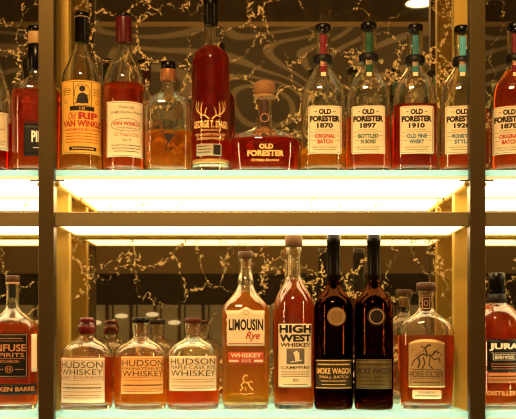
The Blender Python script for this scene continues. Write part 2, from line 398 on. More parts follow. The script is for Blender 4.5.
class Bottle:
    """profile: (row, half width) pairs in photo pixels, measured at the bottle's axis, top to bottom; the last one is the foot"""
    def __init__(s, kind, label, px, yb, shelf, prof, level=None, liq=None, glass=None, ratio=1.0, n=2.0, wall=.0026, face=1.0, group=None, base_t=.009, punt=.004, lpx=0):
        s.k = (CD + yb) / F
        s.px = px; zb = UP if shelf == 'upper' else LO; s.zb = zb + .0004
        s.x = (px - CX) * s.k; s.yb = yb
        rz = -math.atan2(s.x, CD + yb) * face     # turned towards the viewer
        s.root = empty(kind, (s.x, yb, Z(s.zb)), rz)
        tag(s.root, label, 'bottle', group)
        P = [((HY - py) * s.k - s.zb, hw * s.k) for py, hw in prof]
        P[-1] = (0.0, P[-1][1])
        s.R = max(r for z, r in P); s.rn = P[0][1]; s.ratio = ratio; s.n = n
        L = [0]
        for i in range(1, len(P)): L.append(L[-1] + max(1e-5, math.hypot(P[i][0] - P[i - 1][0], P[i][1] - P[i - 1][1])))
        fz = pchip(L, [p[0] for p in P]); fr = pchip(L, [p[1] for p in P])
        NS = 90
        s.pts = [(fz(L[-1] * i / NS), fr(L[-1] * i / NS)) for i in range(NS + 1)]
        s.ztop = P[0][0]; s.wall = wall; s.base_t = base_t
        s.front_b = s.dims(s.R)[1]
        s.kf = (CD + yb - s.front_b) / F       # metres per pixel on the front face
        s.build_glass(glass or CLEAR, punt)
        if level is not None: s.build_liquid((HY - level) * s.k - s.zb, liq)
    def dims(s, r):
        t = (r - s.rn) / max(1e-6, (s.R - s.rn)); t = max(0, min(1, t)); t = t * t * (3 - 2 * t)
        return r, r * (1 - (1 - s.ratio) * t), 2 + (s.n - 2) * t
    def r_at(s, z):
        p = s.pts
        if z >= p[0][0]: return p[0][1]
        for i in range(len(p) - 1):
            if p[i][0] >= z >= p[i + 1][0]:
                d = p[i][0] - p[i + 1][0]
                return p[i][1] if d < 1e-9 else p[i][1] + (p[i + 1][1] - p[i][1]) * (p[i][0] - z) / d
        return p[-1][1]
    def rings(s, R, poles=(None, None)):
        """R: list of (z, a, b, n)"""
        bm = bmesh.new(); prev = None; N = 56
        def pole(z): return bm.verts.new((0, 0, z))
        pv = pole(poles[0]) if poles[0] is not None else None; first = None
        for (z, a, b, n) in R:
            cur = [bm.verts.new((x, y, z)) for x, y in sup(a, b, n, N)]
            if first is None: first = cur
            if prev is None:
                if pv:
                    for i in range(N): bm.faces.new((pv, cur[i], cur[(i + 1) % N]))
            else:
                for i in range(N): bm.faces.new((prev[i], prev[(i + 1) % N], cur[(i + 1) % N], cur[i]))
            prev = cur
        if poles[1] is not None:
            q = pole(poles[1])
            for i in range(N): bm.faces.new((q, prev[i], prev[(i + 1) % N]))
        return bm
    def build_glass(s, m, punt):
        out = []
        rc = .0022
        body = [(z, r) for z, r in s.pts if z > rc * 1.2]
        for z, r in body: out.append((z, *s.dims(r)))
        rb = s.pts[-1][1]
        for a in (0, 30, 60, 90):
            a = math.radians(a); off = rc * (1 - math.cos(a)); out.append((rc * (1 - math.sin(a)), *[q if i == 2 else q - off for i, q in enumerate(s.dims(rb))]))
        for f, z in ((.86, 0.0), (.78, punt * .45), (.6, punt * .8), (.3, punt)):
            d = s.dims(rb); out.append((z, d[0] * f, d[1] * f, d[2]))
        # inner wall, bottom to top
        w_ = s.wall; inn = []
        zb = s.base_t
        ri = s.r_at(zb); d = s.dims(ri)
        for f, z in ((.3, zb + punt * .6), (.6, zb + punt * .35), (.85, zb)): inn.append((z, (d[0] - w_) * f, (d[1] - w_) * f, d[2]))
        s.inner = []
        for z, r in reversed([q for q in s.pts if q[0] > zb + .0005]):
            a, b, n = s.dims(r); e = min(1, (z - zb) / .006); e = math.sqrt(max(0, 1 - (1 - e) ** 2)); sh_ = (1 - e) * .005
            s.inner.append((z, a - w_ - sh_, b - w_ - sh_, n))
        s.zin = zb
        allr = out + inn + s.inner
        bm = s.rings(allr)
        N = 56
        # close: punt centre, inner floor centre and lip
        bm.verts.ensure_lookup_table()
        V = bm.verts
        nout = len(out); no = nout * N
        # remove strip between last outer ring and first inner floor ring
        lastO = set(range((nout - 1) * N, nout * N)); firstI = set(range(nout * N, (nout + 1) * N))
        V.index_update()
        kill = [f for f in bm.faces if any(v.index in lastO for v in f.verts) and any(v.index in firstI for v in f.verts)]
        bmesh.ops.delete(bm, geom=kill, context='FACES_ONLY')
        c1 = bm.verts.new((0, 0, punt)); c2 = bm.verts.new((0, 0, zb + punt * .65))
        bm.verts.ensure_lookup_table(); V = bm.verts
        lo = [V[(nout - 1) * N + i] for i in range(N)]; fi = [V[nout * N + i] for i in range(N)]
        top = [V[i] for i in range(N)]; last = [V[(len(allr) - 1) * N + i] for i in range(N)]
        for i in range(N):
            j = (i + 1) % N
            bm.faces.new((c1, lo[i], lo[j])); bm.faces.new((c2, fi[i], fi[j])); bm.faces.new((top[i], top[j], last[j], last[i]))
        s.glass = link('glass_body', finish(bm, 'glass_body'), m, s.root, True)
    def build_liquid(s, lev, m):
        e = .0004; R = []
        z0, a0, b0, n0 = s.inner[0]
        for f, z in ((.4, s.zin - e), (.85, s.zin - e)): R.append((z, a0 * f, b0 * f, n0))
        last = None
        for (z, a, b, n) in s.inner:
            if z >= lev: break
            R.append((z, a + e, b + e, n)); last = (a, b, n)
        if last is None: last = (a0, b0, n0)
        a, b, n = last
        R.append((lev, a + e, b + e, n)); R.append((lev - .0004, a * .9, b * .9, n))
        link('whiskey', finish(s.rings(R, (s.zin - e, lev - .0004)), 'whiskey'), m, s.root, True)
    # lathe-turned parts (cap, capsule ...) from (row, half width) pairs
    def turned(s, name, prof, m, parent=None, label=None, k=None, cap_bev=.0006):
        P = [((HY - py) * s.k - s.zb, hw * s.k) for py, hw in prof]
        R = []
        R.append((P[0][0], max(1e-4, P[0][1] - cap_bev), max(1e-4, P[0][1] - cap_bev), 2)); R.append((P[0][0] - cap_bev, P[0][1], P[0][1], 2))
        for z, r in P[1:-1]: R.append((z, r, r, 2))
        z, r = P[-1]; R.append((z + cap_bev * .6, r, r, 2)); R.append((z, r - cap_bev * .6, r - cap_bev * .6, 2))
        o = link(name, finish(s.rings(R, (P[0][0], z)), name), m, parent or s.root, True)
        if label: o['label'] = label
        return o
    # point on the front surface for local chord coordinate u (m) and height z (m above foot)
    def surf(s, u, z, off):
        a, b, n = s.dims(s.r_at(z)); a += off; b += off
        q = max(-.995, min(.995, u / a)); return (q * a, -b * (1 - abs(q) ** n) ** (1 / n), z)
    def L(s, x, y):        # photo pixel -> local chord, height on the front face
        return (x - s.px) * s.kf, (HY - y) * s.kf - s.zb
    def wrapmap(s, x0, x1):
        u0, _ = s.L(x0, 0); u1, _ = s.L(x1, 0); R = s.R * 1.001
        if s.n > 2.6: return lambda t: u0 + (u1 - u0) * t
        a0 = math.asin(max(-.99, min(.99, u0 / R))); a1 = math.asin(max(-.99, min(.99, u1 / R)))
        return lambda t: R * math.sin(a0 + (a1 - a0) * t)
    def sheet(s, name, x0, x1, y0, y1, m, parent=None, off=.0002, th=.00022, top=None, label=None, nx=26, ny=8, rnd=0, back=False):
        """a paper label lying on the glass; top(t) -> extra rows cut away at the upper edge"""
        f = s.wrapmap(x0, x1); bm = bmesh.new(); G = []
        for lay in (off + th, off):
            g = []
            for j in range(ny + 1):
                row = []
                for i in range(nx + 1):
                    t = i / nx; yy0 = y0 + (top(t) if top else 0)
                    if rnd:
                        xx = min(t, 1 - t) * (x1 - x0); c = rnd - math.sqrt(max(0, rnd * rnd - (rnd - xx) ** 2)) if xx < rnd else 0
                        ya, yb_ = yy0 + c, y1 - c
                    else: ya, yb_ = yy0, y1
                    _, z = s.L(0, ya + (yb_ - ya) * j / ny)
                    row.append(bm.verts.new(s.surf(f(t), z, lay)))
                g.append(row)
            G.append(g)
        for g in G:
            for j in range(ny):
                for i in range(nx): bm.faces.new((g[j][i], g[j][i + 1], g[j + 1][i + 1], g[j + 1][i]))
        A, B = G
        edge = [(0, i) for i in range(nx + 1)] + [(j, nx) for j in range(1, ny + 1)] + [(ny, i) for i in range(nx - 1, -1, -1)] + [(j, 0) for j in range(ny - 1, 0, -1)]
        for a, b in zip(edge, edge[1:] + edge[:1]):
            bm.faces.new((A[a[0]][a[1]], A[b[0]][b[1]], B[b[0]][b[1]], B[a[0]][a[1]]))
        if back:
            for v in bm.verts: v.co.y = -v.co.y
        o = link(name, finish(bm, name), m, parent or s.root, True)
        if label: o['label'] = label
        return o

class Print:
    """flat printing on a bottle face: letters, rules and little drawings of one ink, one mesh"""
    def __init__(s, b, x0, x1): s.b = b; s.bm = bmesh.new(); s.f = b.wrapmap(x0, x1); s.x0 = x0; s.x1 = x1
    def text(s, t, x0, x1, y0, y1, bold=0.0, shear=0.0, space=1.0, tilt=0.0):
        cu = bpy.data.curves.new('t', 'FONT'); cu.body = t; cu.size = 1; cu.offset = bold; cu.shear = shear; cu.space_character = space; cu.resolution_u = 3
        ob = bpy.data.objects.new('t', cu); COL.objects.link(ob)
        dg = bpy.context.evaluated_depsgraph_get(); ev = ob.evaluated_get(dg); me = ev.to_mesh()
        vs = [v.co.copy() for v in me.vertices]; fs = [tuple(p.vertices) for p in me.polygons]
        ev.to_mesh_clear(); bpy.data.objects.remove(ob); bpy.data.curves.remove(cu)
        ax = min(v.x for v in vs); bx = max(v.x for v in vs); ay = min(v.y for v in vs); by = max(v.y for v in vs)
        if t.upper() != t and not any(c in t for c in 'gjpqy'): pass
        nv = [s.bm.verts.new((x0 + (v.x - ax) / (bx - ax) * (x1 - x0), 0, y1 - (v.y - ay) / (by - ay) * (y1 - y0) + tilt * (v.x - ax) / (bx - ax))) for v in vs]
        for f in fs:
            try: s.bm.faces.new([nv[i] for i in f])
            except ValueError: pass
        return s
    def poly(s, pts):
        v = [s.bm.verts.new((x, 0, y)) for x, y in pts]; s.bm.faces.new(v); return s
    def rect(s, x0, x1, y0, y1): return s.poly([(x0, y0), (x1, y0), (x1, y1), (x0, y1)])
    def frame(s, x0, x1, y0, y1, w=.35):
        s.rect(x0, x1, y0, y0 + w); s.rect(x0, x1, y1 - w, y1); s.rect(x0, x0 + w, y0, y1); s.rect(x1 - w, x1, y0, y1); return s
    def dots(s, x0, x1, y, h=.55, seed=0):
        """a line of print too small to read: word-length dashes"""
        r = random.Random(seed + int(y * 10)); x = x0
        while x < x1 - .3:
            w_ = min(x1 - x, r.uniform(.9, 2.6)); s.rect(x, x + w_, y - h / 2, y + h / 2); x += w_ + .45
        return s
    def oval(s, cx, cy_, rx, ry, w=None, n=36):
        P = [(cx + rx * math.cos(2 * math.pi * i / n), cy_ + ry * math.sin(2 * math.pi * i / n)) for i in range(n)]
        if w is None: return s.poly(P)
        Q = [(cx + (rx - w) * math.cos(2 * math.pi * i / n), cy_ + (ry - w) * math.sin(2 * math.pi * i / n)) for i in range(n)]
        for i in range(n): j = (i + 1) % n; s.poly([P[i], P[j], Q[j], Q[i]])
        return s
    def stroke(s, pts, w=.5, w2=None):
        for i in range(len(pts) - 1):
            (a, b), (c, d) = pts[i], pts[i + 1]; l = math.hypot(c - a, d - b) or 1; nx, ny = -(d - b) / l / 2, (c - a) / l / 2
            t0 = w + ((w2 or w) - w) * i / (len(pts) - 1); t1 = w + ((w2 or w) - w) * (i + 1) / (len(pts) - 1)
            s.poly([(a + nx * t0, b + ny * t0), (c + nx * t1, d + ny * t1), (c - nx * t1, d - ny * t1), (a - nx * t0, b - ny * t0)])
        return s
    def done(s, name, m, parent, off=.0008, label=None):
        bm = s.bm; b = s.b
        xs = [v.co.x for v in bm.verts]; lo, hi = min(xs), max(xs)
        st = 1.3; x = lo + st
        while x < hi:
            bmesh.ops.bisect_plane(bm, geom=bm.verts[:] + bm.edges[:] + bm.faces[:], plane_co=(x, 0, 0), plane_no=(1, 0, 0)); x += st
        for v in bm.verts:
            _, z = b.L(0, v.co.z); u = s.f((v.co.x - s.x0) / (s.x1 - s.x0)); v.co = b.surf(u, z, off)
        bmesh.ops.triangulate(bm, faces=bm.faces)
        for f in bm.faces:
            f.normal_update()
            if f.normal.y > 0: f.normal_flip()
        me = bpy.data.meshes.new(name); bm.to_mesh(me); bm.free()
        o = link(name, me, m, parent)
        if label: o['label'] = label
        return o

# ============================================================ UPPER SHELF
YU = .066
def clamped(b, x0, x1):
    return x0, x1
# --- left bay, far left: clear bottle with cream label
b = Bottle('whiskey_bottle', 'clear bottle with plain cream label at the left edge of the upper shelf', -10, YU, 'upper',
           [(22, 7), (45, 7), (60, 9), (75, 14.5), (90, 19), (100, 21), (130, 21.3), (160, 21.3), (170, 20.5)], 124, LIQ['deep'])
b.turned('cap', [(14, 8), (24, 8.2), (44, 8)], FOILBK)
l = b.sheet('front_label', -26, 8, 111, 149, CREAM)
p = Print(b, -26, 8); p.frame(-25, 7, 112.5, 147.5); p.dots(-18, 3, 128); p.dots(-20, 4, 140); p.dots(-18, 2, 143); p.done('lettering', INK, l)

# --- left bay: rye with black and tan neck wrap behind the post
b = Bottle('whiskey_bottle', 'orange-red rye bottle with white lettered black label, partly behind the left post', 36, YU + .004, 'upper',
           [(30, 6.5), (68, 6.5), (76, 7.5), (79.5, 10), (82.5, 15), (86, 20.5), (91, 23.3), (98, 23.9), (150, 23.7), (165, 23.5), (170, 22.5)], 93, LIQ['red'], n=3.2, ratio=.85)
b.turned('cap', [(27, 8), (32.5, 8)], BLACK)
b.turned('neck_band', [(32.6, 7.6), (33.6, 8), (44, 7.8), (45, 7.4)], TAN, label='tan paper band under the black cap')
b.turned('neck_sleeve', [(45.1, 7.9), (71, 7.9)], FOILBK, label='black neck sleeve')
l = b.sheet('front_label', 24, 56, 124, 156, BLKP, top=lambda t: 0)
p = Print(b, 24, 56); p.text('PIKES', 31.5, 51, 130.5, 142, .04); p.dots(33, 52, 147.5, .8); p.done('lettering', WHITEP, l)
l = b.sheet('front_label', 25, 55, 121.8, 123.4, BLKP, ny=2)

# --- red-brown capsule bottles with engraved labels
b = Bottle('whiskey_bottle', 'long-necked bottle with yellow-orange portrait label and black foil neck', 81.6, YU, 'upper',
           [(16, 6), (42, 6.3), (48, 7.6), (54, 9.6), (60, 12), (66, 14.8), (72, 17.6), (78, 19.4), (84, 20), (120, 20.1), (160, 20.1), (170, 19.4)], 84, LIQ['amber'], punt=.012)
b.turned('foil_capsule', [(13, 7), (18, 7.4), (18.6, 7.1), (42, 7.3), (42.8, 7.2)], FOILBK)
b.turned('foil_ring', [(17.7, 7.6), (18.5, 7.6)], TAN, label='thin tan ring round the foil')
X0, X1 = 62.3, 101
l = b.sheet('front_label', X0, X1, 80, 153.5, YELLOW, ny=16)
p = Print(b, X0, X1)
p.oval(82, 93, 6.3, 10.5, .5); p.oval(82, 88.5, 2.3, 3); p.poly([(77.5, 103), (78.5, 95), (81, 92.5), (83.5, 92.5), (86, 95), (87, 103)])
p.stroke([(76, 104), (79, 100), (84, 98), (87, 94)], .7); p.frame(75, 89.5, 81.2, 105.5, .5); p.oval(82, 86, 3.2, 1.4, .5)
for x in (66, 69, 72): p.rect(x - 1.5, x + 1.2, 90, 90.5)
for y in (88, 90, 92, 94): p.dots(65.5, 72.5, y, .5); p.dots(91, 98, y, .5, 3)
p.oval(68, 101, 2, 2, .3); p.oval(95, 101, 2, 2, .3); p.rect(72, 92, 106, 110.4); p.rect(71.5, 94, 146.3, 150.2); p.frame(64, 99.8, 81.2, 152.5, .3)
p.done('portrait_engraving', INK, l, label='black engraved portrait and rules')
p = Print(b, X0, X1)
p.text('Old', 70.5, 77.5, 112, 119.5, .01, .3).text('RIP', 79, 95, 112, 119, .05).text('VAN WINKLE', 65, 99.5, 120, 126.5, .045)
p.text('HANDMADE BOURBON', 66.5, 98.5, 128, 130.6, .01)
for y in (133, 136, 139, 142): p.dots(68, 96, y, .9)
p.done('lettering', INKRED, l, .00085)
p = Print(b, X0, X1); p.text('10', 80, 84, 107, 109.6); p.dots(74, 91.5, 148.3, 1.1); p.done('lettering', YELLOW, l, .0010)

b = Bottle('whiskey_bottle', 'long-necked bottle with dark red foil and pale label bearing a red oval', 123.8, YU, 'upper',
           [(18, 6), (44, 6.3), (50, 8), (56, 10.2), (62, 13), (68, 15.6), (74, 18), (80, 19.7), (87, 20.4), (120, 20.4), (160, 20.3), (170, 19.6)], 86, LIQ['red'], punt=.012)
b.turned('foil_capsule', [(17.6, 8), (20, 8.1), (43, 8.2), (44, 8.1)], FOILRED)
b.turned('cap_top', [(14, 7.2), (15.2, 8.2), (18, 8.2)], BLACK)
l = b.sheet('front_label', 106.8, 143.2, 101, 156.5, CREAM, ny=12)
p = Print(b, 106.8, 143.2); p.frame(107.8, 142.2, 102.2, 155.5, .3); p.text('Kentucky', 119.5, 132, 105.5, 109); p.text('Straight Bourbon Whiskey', 111.5, 140, 110.5, 114)
p.oval(125.3, 124.5, 13.5, 6.6, .45); p.text('Family Reserve', 117.5, 133.5, 126.6, 129, 0, .3); p.dots(112, 139, 145, .8); p.dots(113, 138, 148, .8); p.dots(115, 136, 151, .8); p.text('No. M', 122, 129, 138.5, 141); p.done('lettering', INK, l)
p = Print(b, 106.8, 143.2); p.text('VAN WINKLE', 113.5, 137.2, 121.3, 125.4, .03); p.text('12 Years Old', 115, 136, 132.5, 136); p.done('lettering', INKRED, l)

# --- squat clear bottle with ink drawing
b = Bottle('whiskey_bottle', 'squat square-shouldered bottle with a thin black ink drawing, two thirds empty neck', 168.2, YU, 'upper',
           [(70, 6.6), (82, 6.6), (88, 6.9), (92.5, 9), (96, 14), (99.5, 19), (104, 22), (109, 23), (140, 23.2), (163, 23), (170, 22)], 132.4, LIQ['amber'], n=3.4, ratio=.72)
b.root['label'] = 'squat square-shouldered bottle with a thin black ink drawing on bare glass'
b.turned('cap', [(62.5, 7.3), (69.8, 7.5)], BLACK)
b.turned('neck_band', [(70, 7.9), (71, 8.1), (81, 7.9), (82, 7.6)], COPPERB, label='copper band round the neck')
p = Print(b, 150, 187)
sc = [(152.5, 130), (156, 127), (159, 125.5), (157, 128.5), (161, 127), (165, 124), (163, 128), (168, 126.5), (172, 121), (170, 127.5), (175, 124), (178, 119.5), (176, 126), (181, 123.5)]
p.stroke(sc, .9).stroke([(160, 131), (168, 130), (178, 129.5)], .75).stroke([(162, 133), (167, 136), (173, 134), (176, 131)], .8)
p.poly([(163.5, 134.5), (167, 133.2), (172, 133.8), (175, 135.2), (171, 138.5), (169, 142.5), (166.8, 141), (166, 137.5)])
p.stroke([(168, 142), (165.5, 147), (167, 151)], .9).stroke([(169, 142), (171.5, 146), (169.5, 150)], .9)
p.done('ink_drawing', INK, b.root)

# --- tall red bottle with antlers
b = Bottle('whiskey_bottle', 'tall deep red bottle with gold antlers and black capped neck', 210.8, YU, 'upper',
           [(-2, 6.2), (20, 6.2), (42, 6.3), (46, 6.9), (49, 10.5), (52, 14.3), (56.5, 17.3), (62, 18.7), (70, 19), (120, 19), (163, 19), (170, 18.2)], 47.5, LIQ['deep'], base_t=.020)
b.turned('foil_capsule', [(-6, 6.6), (-5, 7.2), (8, 7.2), (8.6, 7), (25, 7.1), (26, 7)], FOILBK)
p = Print(b, 193, 228.5)
for sgn in (-1, 1):
    c = 210.6
    p.stroke([(c + sgn * 1.2, 119), (c + sgn * 3.5, 116), (c + sgn * 8, 114), (c + sgn * 12, 110), (c + sgn * 13.3, 105), (c + sgn * 12.3, 100.5)], 1.2, .5)
    p.stroke([(c + sgn * 4.5, 115.5), (c + sgn * 4.3, 111), (c + sgn * 3.0, 107.5)], .9, .4)
    p.stroke([(c + sgn * 7.5, 114), (c + sgn * 8, 108), (c + sgn * 6.8, 102)], .9, .4)
    p.stroke([(c + sgn * 10.6, 111.5), (c + sgn * 11, 106), (c + sgn * 9.8, 101)], .9, .4)
p.text('GEORGE T. STAGG', 194.8, 226.6, 120.2, 127.6, .04); p.text('BARREL PROOF', 203, 218.5, 129, 131)
p.text('KENTUCKY STRAIGHT', 197, 224.5, 133, 135.6, .01); p.text('BOURBON WHISKEY', 198.5, 223, 137, 139.6, .01)
p.done('gold_lettering', GOLDP, b.root, .0010)
l = b.sheet('small_label', 196.5, 221.5, 143.5, 155.5, GREY, ny=4, nx=16)
p = Print(b, 196.5, 221.5); p.dots(198, 210, 146, .9); p.dots(198, 212, 149, .9); p.dots(198, 211, 152, .9); p.rect(213.5, 220.5, 144.5, 154.5); p.done('lettering', INK, l)
l = b.sheet('gold_base_band', 192.3, 229.3, 158.5, 162.8, mat('gold_base_band_paint', (.45, .26, .09), .4, .4), ny=2)

# --- wide decanter
b = Bottle('whiskey_decanter', 'wide squat decanter with pale wooden ball stopper and gold lettering', 264.6, YU + .006, 'upper',
           [(98, 7.2), (104, 6.8), (118, 7), (125, 8.5), (128.5, 11.5), (131.5, 17), (134.5, 25), (138, 31.2), (142, 34.3), (147, 35.2), (156, 35), (164, 34), (170, 32.5)], 140.6, LIQ['deep'], n=2.5, ratio=.62, base_t=.007)
b.turned('stopper', [(81.5, 8), (83, 10), (86, 11), (92, 10.6), (96, 9.4)], CORK, label='pale wooden ball stopper', cap_bev=.002)
b.turned('stopper_collar', [(95.8, 9.8), (97, 10.2), (99, 8)], TAN)
l = b.sheet('neck_strip', 260.6, 268.8, 96, 123.5, mat('dark_brown_strip', (.05, .018, .01), .5), nx=8, off=.0004)
# medallion: a flat round seal
def seal(b, cx, cy_, r, m, th=.0016, label=None, name='medallion', ringm=None):
    u, z = b.L(cx, cy_); pnt = b.surf(u, z, 0); rr = r * b.kf
    bm = bmesh.new(); disc(bm, rr, 0, th, 28)
    bmesh.ops.bevel(bm, geom=[e for e in bm.edges if e.calc_face_angle(0) > .8], offset=th * .3, segments=2, affect='EDGES')
    me = finish(bm, name)
    q = b.surf(u + .001, z, 0); ang = math.atan2(q[1] - pnt[1], q[0] - pnt[0])
    M = Matrix.Translation((pnt[0], pnt[1] + .0004, z)) @ Matrix.Rotation(ang, 4, 'Z') @ Matrix.Rotation(math.pi / 2, 4, 'X')
    me.transform(M); o = link(name, me, m, b.root)
    if label: o['label'] = label
    bm = bmesh.new()
    ring(bm, rr * .72, rr * .82, th, th + .0004, 28)
    me = finish(bm, 'rim'); me.transform(M); link('rim', me, ringm or m, o)
    return o
sl = seal(b, 264.6, 115, 5.3, mat('black_seal', (.02, .012, .01), .35), .006, 'round black medallion on the neck', ringm=COPPERPR)
p = Print(b, 240, 290); p.text('OLD', 259.6, 272.4, 143.6, 148.7, .05).text('FORESTER', 248.2, 283, 150, 156, .045)
p.text('Birthday Bourbon', 252, 278, 158.3, 162, .01, .35); p.done('gold_lettering', GOLDP, b.root, .0010)

# --- the four-bottle family with neck strips
def forester(px, lab, year, strap, inkm, lines, level, liq, top, lc, fw, yoff=0, strapname=''):
    d = top - 25
    b = Bottle('whiskey_bottle', lab, px, YU + yoff, 'upper',
        [(top + 4, 7.2), (top + 7, 7.8), (top + 20, 8), (top + 24, 7.4), (62 + d * .5, 7.4), (67, 8.1), (73, 11), (79, 15), (86, 18.8), (93, 20.8), (101, 21.6), (110, 21.8), (150, 22.3), (163, 22.5), (170, 21.6)],
        level, liq, n=2.8, ratio=.9, group='clear bottles with a coloured strip down the neck')
    b.turned('cap', [(top, 7.4), (top + 1, 8), (top + 6.5, 8)], BLACK)
    c = px + .6
    st = b.sheet('neck_strip', c - 3.4, c + 3.4, top + 6, 70, strap, nx=8, ny=24, off=.0004, label=strapname + ' paper strip down the neck')
    b.sheet('rear_neck_strip', px - 3.4, px + 3.4, top + .6, top + 30, strap, nx=8, ny=16, off=.0022, back=True)
    b.sheet('strip_end', c - 2.6, c + 2.6, 70, 74.5, CREAM, nx=6, ny=6, off=.0004)
    b.turned('neck_band', [(top + 31, 8.8), (top + 32, 9.7), (top + 38.5, 9.7), (top + 39.5, 8.8)], BLKP, label='black band round the neck')
    q = Print(b, c - 6, c + 6); q.frame(c - 2.8, c + 2.8, top + 32.4, top + 38, .5); q.text('OF', c - 1.6, c + 1.6, top + 33.7, top + 36.8); q.done('band_monogram', BROWNP, b.root, .0046)
    x0, x1 = lc - 16.8, lc + 16.8
    l = b.sheet('front_label', x0, x1, 105.5, 153.5, CREAM, ny=12, rnd=1.2)
    p = Print(b, x0, x1)
    p.frame(x0 + 1, x1 - 1, 106.8, 152.2, .3)
    p.text('OLD', lc - 6.2, lc + 6.2, 108.6, 114.2, .06); p.rect(lc - 10.5, lc - 8, 111, 111.7); p.rect(lc + 8, lc + 10.5, 111, 111.7)
    p.text('FORESTER', lc - 15, lc + 15, 115.4, 121.6, .065)
    p.text(year, lc - 8, lc + 8, 122.8, 128, .05)
    p.dots(lc - 10, lc + 10, 129.8, .5); p.dots(lc - 14.5, lc + 14.5, 131.8, .4, 5)
    p.text('KENTUCKY STRAIGHT', lc - 12.5, lc + 12.5, 146.2, 147.8); p.dots(lc - 11, lc + 11, 149.4, .5)
    p.dots(lc - 14.5, lc - 10, 135.6, .4, 1); p.dots(lc + 10, lc + 14.5, 135.6, .4, 2); p.dots(lc - 14.5, lc - 9.5, 140, .4, 7); p.dots(lc + 9.5, lc + 14.5, 140, .4, 8)
    p.done('lettering', INK, l)
    p = Print(b, x0, x1)
    p.text(lines[0], lc - 10 , lc + 10, 133.6, 138, .045); p.text(lines[1], lc - 7.5, lc + 7.5, 139.2, 143.6, .045); p.done('lettering', inkm, l)
    return b
forester(322.9, 'nearly empty clear bottle with dark red neck strip and cream label', '1870', STRAPRED, INKRED, ('ORIGINAL', 'BATCH'), 151, LIQ['amber'], 25, 325, 0, strapname='dark red')
forester(368.6, 'clear bottle with dark green neck strip and cream label in middle of the row', '1897', STRAPGREEN, INKGREEN, ('BOTTLED', 'IN BOND'), 119, LIQ['red'], 23.4, 368.3, 0, strapname='dark green')
forester(415, 'clear bottle with teal neck strip, two thirds full of deep red whiskey', '1910', STRAPTEAL, INKBLUE, ('OLD FINE', 'WHISKY'), 107, LIQ['deep'], 25.4, 416.8, 0, strapname='teal')
forester(462, 'clear nearly empty bottle with light blue neck strip cut by the right post', '1920', STRAPBLUE, INKBLUE, ('PROHIBITION', 'STYLE'), 157, LIQ['red'], 26.6, 462, 0, strapname='light blue')
forester(515, 'full red bottle with dark red neck strip right of the right post', '1870', STRAPRED, INKRED, ('ORIGINAL', 'BATCH'), 72, LIQ['red'], 24, 509.5, 0, strapname='dark red')

# ============================================================ LOWER SHELF
YL = .078
# --- left bay: black label with copper print
b = Bottle('whiskey_bottle', 'bottle with black label, copper lettering and black band left of the left post', 12.6, YL, 'lower',
           [(280, 6), (300, 6.2), (308, 7), (312, 10), (316, 15.5), (320, 20.8), (325, 24), (332, 24.8), (370, 25), (402, 24.8), (410, 23.8)], 322.5, LIQ['brown'], n=2.3)
b.turned('cap', [(275.5, 6.4), (276.5, 7), (282, 7)], WOODD)
b.turned('neck_ring', [(282.2, 6.8), (284.5, 6.8)], TAN)
b.sheet('neck_strip', 9, 15.8, 281, 297, BLKP, nx=8, ny=8, off=.0012)
l = b.sheet('front_label', -7.5, 27.5, 333, 378, BLKP, ny=10, rnd=2)
p = Print(b, -7.5, 27.5); p.frame(-6.2, 26.2, 334.5, 376.5, .4); p.text('INFUSE', -5.3, 25.3, 344.2, 351.4, .02); p.text('SPIRITS', -3.5, 23.5, 353, 357.2, .01); p.text('BOURBON', 1, 19, 360, 363)
p.dots(-2, 22, 338.5, .8); p.dots(-3, 23, 341, .5); p.oval(10, 369.5, 3.6, 3.6, .5); p.text('15', 8.3, 11.7, 367.8, 371.2, .02); p.dots(-3, 5, 369.5, .6); p.dots(15.5, 23, 369.5, .6); p.rect(-4.5, 24.5, 358.3, 358.7)
p.done('copper_lettering', COPPERPR, l)
l = b.sheet('lower_band', -11.2, 36.2, 384, 395, BLKP, ny=4)
p = Print(b, -11.2, 36.2); p.text('BROKEN BARREL', -9.3, 34, 387, 391.6, .03); p.done('copper_lettering', COPPERPR, l)
l = b.sheet('side_label', 31, 36.6, 334, 372, CREAM, nx=6, label='narrow cream label on the side')

# --- three squat apothecary bottles
def hudson(px, lab, level, liq, lm, lx0, lx1, ly0, ly1, tx0, tx1, rows, cap, yoff=0):
    b = Bottle('whiskey_bottle', lab, px, YL + yoff, 'lower',
        [(322, 6.6), (324.5, 8.2), (330, 8.4), (333.5, 7.2), (336.5, 7.5), (339.5, 11), (342.5, 16.5), (346, 21.5), (350.5, 24.8), (357, 26), (370, 26.2), (400, 26.2), (410, 25)],
        level, liq, n=2.15, ratio=.98, base_t=.010, punt=.006, group='squat apothecary bottles')
    b.turned('stopper_cork', [(322.8, 4.9), (334, 4.7)], TAN)
    l = b.sheet('front_label', lx0, lx1, ly0, ly1, lm, ny=10)
    for y0, y1, t, m_, bold in rows['text']:
        p = Print(b, lx0, lx1); p.text(t, tx0, tx1, y0, y1, bold); p.done('lettering', m_, l)
    p = Print(b, lx0, lx1)
    if 'box' in rows: p.frame(tx0 - 1.6, min(lx1 - .6, tx1 + 1.6), rows['box'][0], rows['box'][1], .4)
    for y, h in rows['dots']: p.dots(tx0 + 1.5, tx1 - 1.5, y, h)
    p.done('fine_print', INKBROWN, l)
    if 'bold' in rows:
        p = Print(b, lx0, lx1); p.dots(tx0 + 1, tx1 - 1, rows['bold'], 1.3, 9); p.done('fine_print', INK, l)
    return b
b = hudson(86.8, 'squat bottle with red wax seal and pale label near the left post', 356.5, LIQ['brown'], PALE, 61.6, 104.5, 358, 403, 63, 102.4,
  {'text': [(361.6, 368.2, 'HUDSON', INK, .0), (369.3, 375, 'WHISKEY', INK, .0), (376, 379, 'BABY BOURBON', INKBROWN, 0)], 'box': (360, 380.4), 'dots': [(384.3, .8), (392, .7), (395.5, .6), (398, .6)], 'bold': 388}, None)
